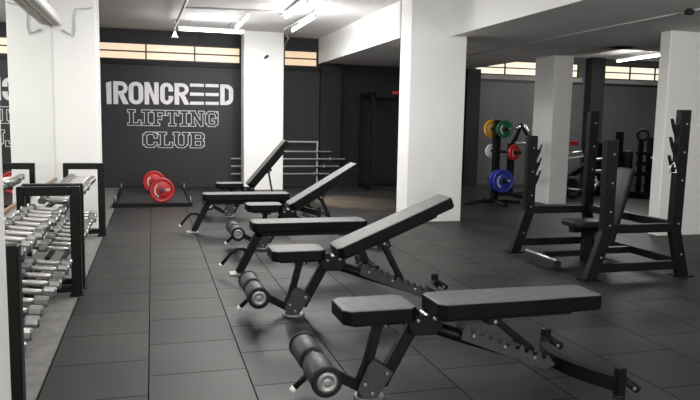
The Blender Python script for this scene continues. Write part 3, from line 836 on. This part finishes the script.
m2 = thing('leg_press_machine', 'dark leg press machine with red pad behind the white column', 'gym machine', (7.1, 10.6, .006))
MB().bar((-.55, 0, .08), (.75, 0, .08), .10, .10).bar((-.45, .35, .08), (.6, .35, .08), .08, .1).bar((.6, 0, .08), (.6, 0, 1.0), .09, .09).bar((-.45, 0, .10), (.6, 0, .75), .08, .09).bar((.6, .35, .08), (.6, .35, 1.0), .09, .09).build('frame', M['steel_black'], m2)
MB().bar((-.55, -.1, .98), (.06, -.1, .99), .12, .08).build('shoulder_pad', M['redfoam'], m2)
MB().tube([(-.3, -.12, .78), (.15, -.12, .84), (.2, -.12, .76), (-.1, -.12, .72)], .025, 8).build('handle', M['chrome_satin'], m2)
MB().tube([(-.55, -.15, .65), (-.45, -.15, .5), (-.35, -.15, .36)], .05, 8).build('handle', M['chrome_satin'], m2)
MB().lathe((-.1, -.25, .22), (.1, -1, .25), [(0, .05), (0, .20), (.05, .20), (.05, .12), (.03, .1)], 24).build('pulley', M['rubber'], m2)
MB().tube([(-.22, -.34, .22), (-.05, -.36, .19), (.1, -.34, .2)], .014, 8).build('pulley_rim', M['chrome_satin'], m2)
MB().tube([(.32, -.15, .5), (.7, -.15, .5)], .03, 8).tube([(.28, -.15, .70), (.72, -.15, .72)], .025, 8).build('rail', M['chrome_satin'], m2)
MB().tube([(.35, -.2, .42), (.48, -.2, .30), (.36, -.2, .18), (.28, -.2, .12)], .05, 8).build('lever', M['chrome_satin'], m2)

m3 = thing('chest_press_machine', 'dark chest press machine with upright pads left of the right column', 'gym machine', (8.9, 10.7, .006))
MB().box(-.9, .5, -.06, .06, 0, .1).box(-.05, .07, -.06, .06, .1, 1.1).box(-.75, -.65, -.05, .05, .1, 1.2).box(-.4, -.3, -.4, .4, 0, .1).box(.35, .45, -.05, .05, .1, .7).box(-.40, -.33, -.20, -.14, .1, 1.16).build('frame', M['steel_black'], m3)
MB().box(-.62, -.5, -.16, .16, .46, .86).build('backrest', M['vinyl_dark'], m3, .02, 2)
MB().box(-.52, -.1, -.16, .16, .40, .48).build('seat', M['vinyl_dark'], m3, .02, 2)
MB().box(-.15, .40, -.2, .2, .58, .66).box(-.2, .4, -.16, .16, .78, .84).build('weight_stack', M['steel_black'], m3)
MB().lathe((-.37, -.20, 1.15), (-.5, -1, 0), [(0, .07), (0, .115), (.04, .12), (.05, .085), (.03, .07)], 24).build('pulley', M['rubber'], m3)
MB().lathe((-.385, -.23, 1.15), (-.5, -1, 0), [(0, .02), (.0, .07), (.01, .07)], 20).build('pulley_disc', M['steel_grey'], m3)
MB().tube([(-.05, -.25, .30), (.2, -.25, .28)], .03, 8).tube([(-.2, -.25, .74), (.2, -.25, .72)], .02, 8).build('handle', M['chrome_satin'], m3)

# power rack in the dark bay behind the large column
pr_ = thing('power_rack', 'black power rack standing in the dark bay left of the large column', 'power rack', (4.35, 12.7, .006))
for x in (-.36, .62):
    for y in (-.35, .35):
        MB().box(x - .035, x + .035, y - .035, y + .035, 0, 1.86).build('upright', M['steel_black'], pr_)
MB().box(-.36, .62, -.385, -.315, 1.76, 1.84).box(-.36, .62, .315, .385, 1.76, 1.84).box(-.395, -.325, -.35, .35, 1.78, 1.84).box(.585, .655, -.35, .35, 1.78, 1.84).build('top_frame', M['steel_black'], pr_)
MB().box(-.36, .62, .315, .385, .0, .07).box(-.395, -.325, -.35, .35, .0, .07).box(.585, .655, -.35, .35, .0, .07).build('base_frame', M['steel_black'], pr_)
MB().box(.0, .45, -.40, -.385, 1.82, 1.875).build('badge', M['redfoam'], pr_)
MB().bar((-.36, -.35, .25), (.62, -.35, .10), .05, .05).build('spotter_arm', M['steel_black'], pr_)

# ------------------------------------------------------------------ lamps and added fill lights
def area(name, loc, sx, sy, power, color=(1, .98, .95), rot=(0, 0, 0)):
    l = bpy.data.lights.new(name, 'AREA'); l.shape = 'RECTANGLE'; l.size = sx; l.size_y = sy; l.energy = power; l.color = color
    o = bpy.data.objects.new(name, l); COL.objects.link(o); o.location = loc; o.rotation_euler = rot
    return o
area('ceiling_lamp_far', (.95, 11.4, 2.68), 1.6, 1.0, 40)
area('ceiling_lamp_far_side', (2.1, 10.0, 2.68), .4, 2.2, 60)
area('ceiling_lamp_middle', (.9, 6.8, 2.76), 1.6, 1.6, 85)
area('ceiling_lamp_near', (.1, 3.0, 2.76), 1.2, 1.4, 36)
area('ceiling_lamp_back_right', (8.4, 10.9, 2.70), 1.5, 1.5, 55)
area('window_light_behind', (2.5, -3.35, 1.75), 6.5, 1.8, 230, rot=(PI / 2, 0, 0))  # added fill on the column fronts; the back wall has no window
sl = bpy.data.lights.new('window_sun_patch', 'SPOT'); sl.energy = 420; sl.color = (1, .74, .52); sl.spot_size = .42; sl.spot_blend = .7; sl.shadow_soft_size = .02
so_l = bpy.data.objects.new('window_sun_patch', sl); COL.objects.link(so_l); so_l.location = (2.8, 13.2, 2.49)
so_l.rotation_euler = Vector((.35, -2.5, -2.49)).to_track_quat('-Z', 'Y').to_euler()
def glow(name, loc, power, r=.2):
    l = bpy.data.lights.new(name, 'POINT'); l.energy = power; l.shadow_soft_size = r; l.color = (1, .98, .96)
    o = bpy.data.objects.new(name, l); COL.objects.link(o); o.location = loc
glow('tube_glow_far', (.95, 11.2, 2.35), 28)
glow('tube_glow_side', (2.1, 9.8, 2.58), 55, .12)
glow('tube_glow_middle', (1.3, 6.8, 2.45), 42)
glow('tube_glow_back_right', (9.0, 11.5, 2.35), 22)
area('soffit_lamp', (4.0, 3.0, 2.3), .5, .25, 42, rot=Vector((2.2, 6.9, -1.3)).to_track_quat('-Z', 'Y').to_euler())  # unseen light added to brighten the column behind the rack
glow('tube_glow_near', (.8, 3.2, 2.2), 15)
w = bpy.data.worlds.new('world'); SC.world = w; w.use_nodes = True
w.node_tree.nodes['Background'].inputs['Color'].default_value = (.9, .92, 1, 1)
w.node_tree.nodes['Background'].inputs['Strength'].default_value = .3

SC.view_settings.view_transform = 'Standard'
SC.view_settings.look = 'None'
SC.view_settings.exposure = 0.0
SC.cycles.max_bounces = 10
SC.cycles.diffuse_bounces = 5
SC.cycles.use_denoising = True
SC.cycles.sample_clamp_indirect = 8
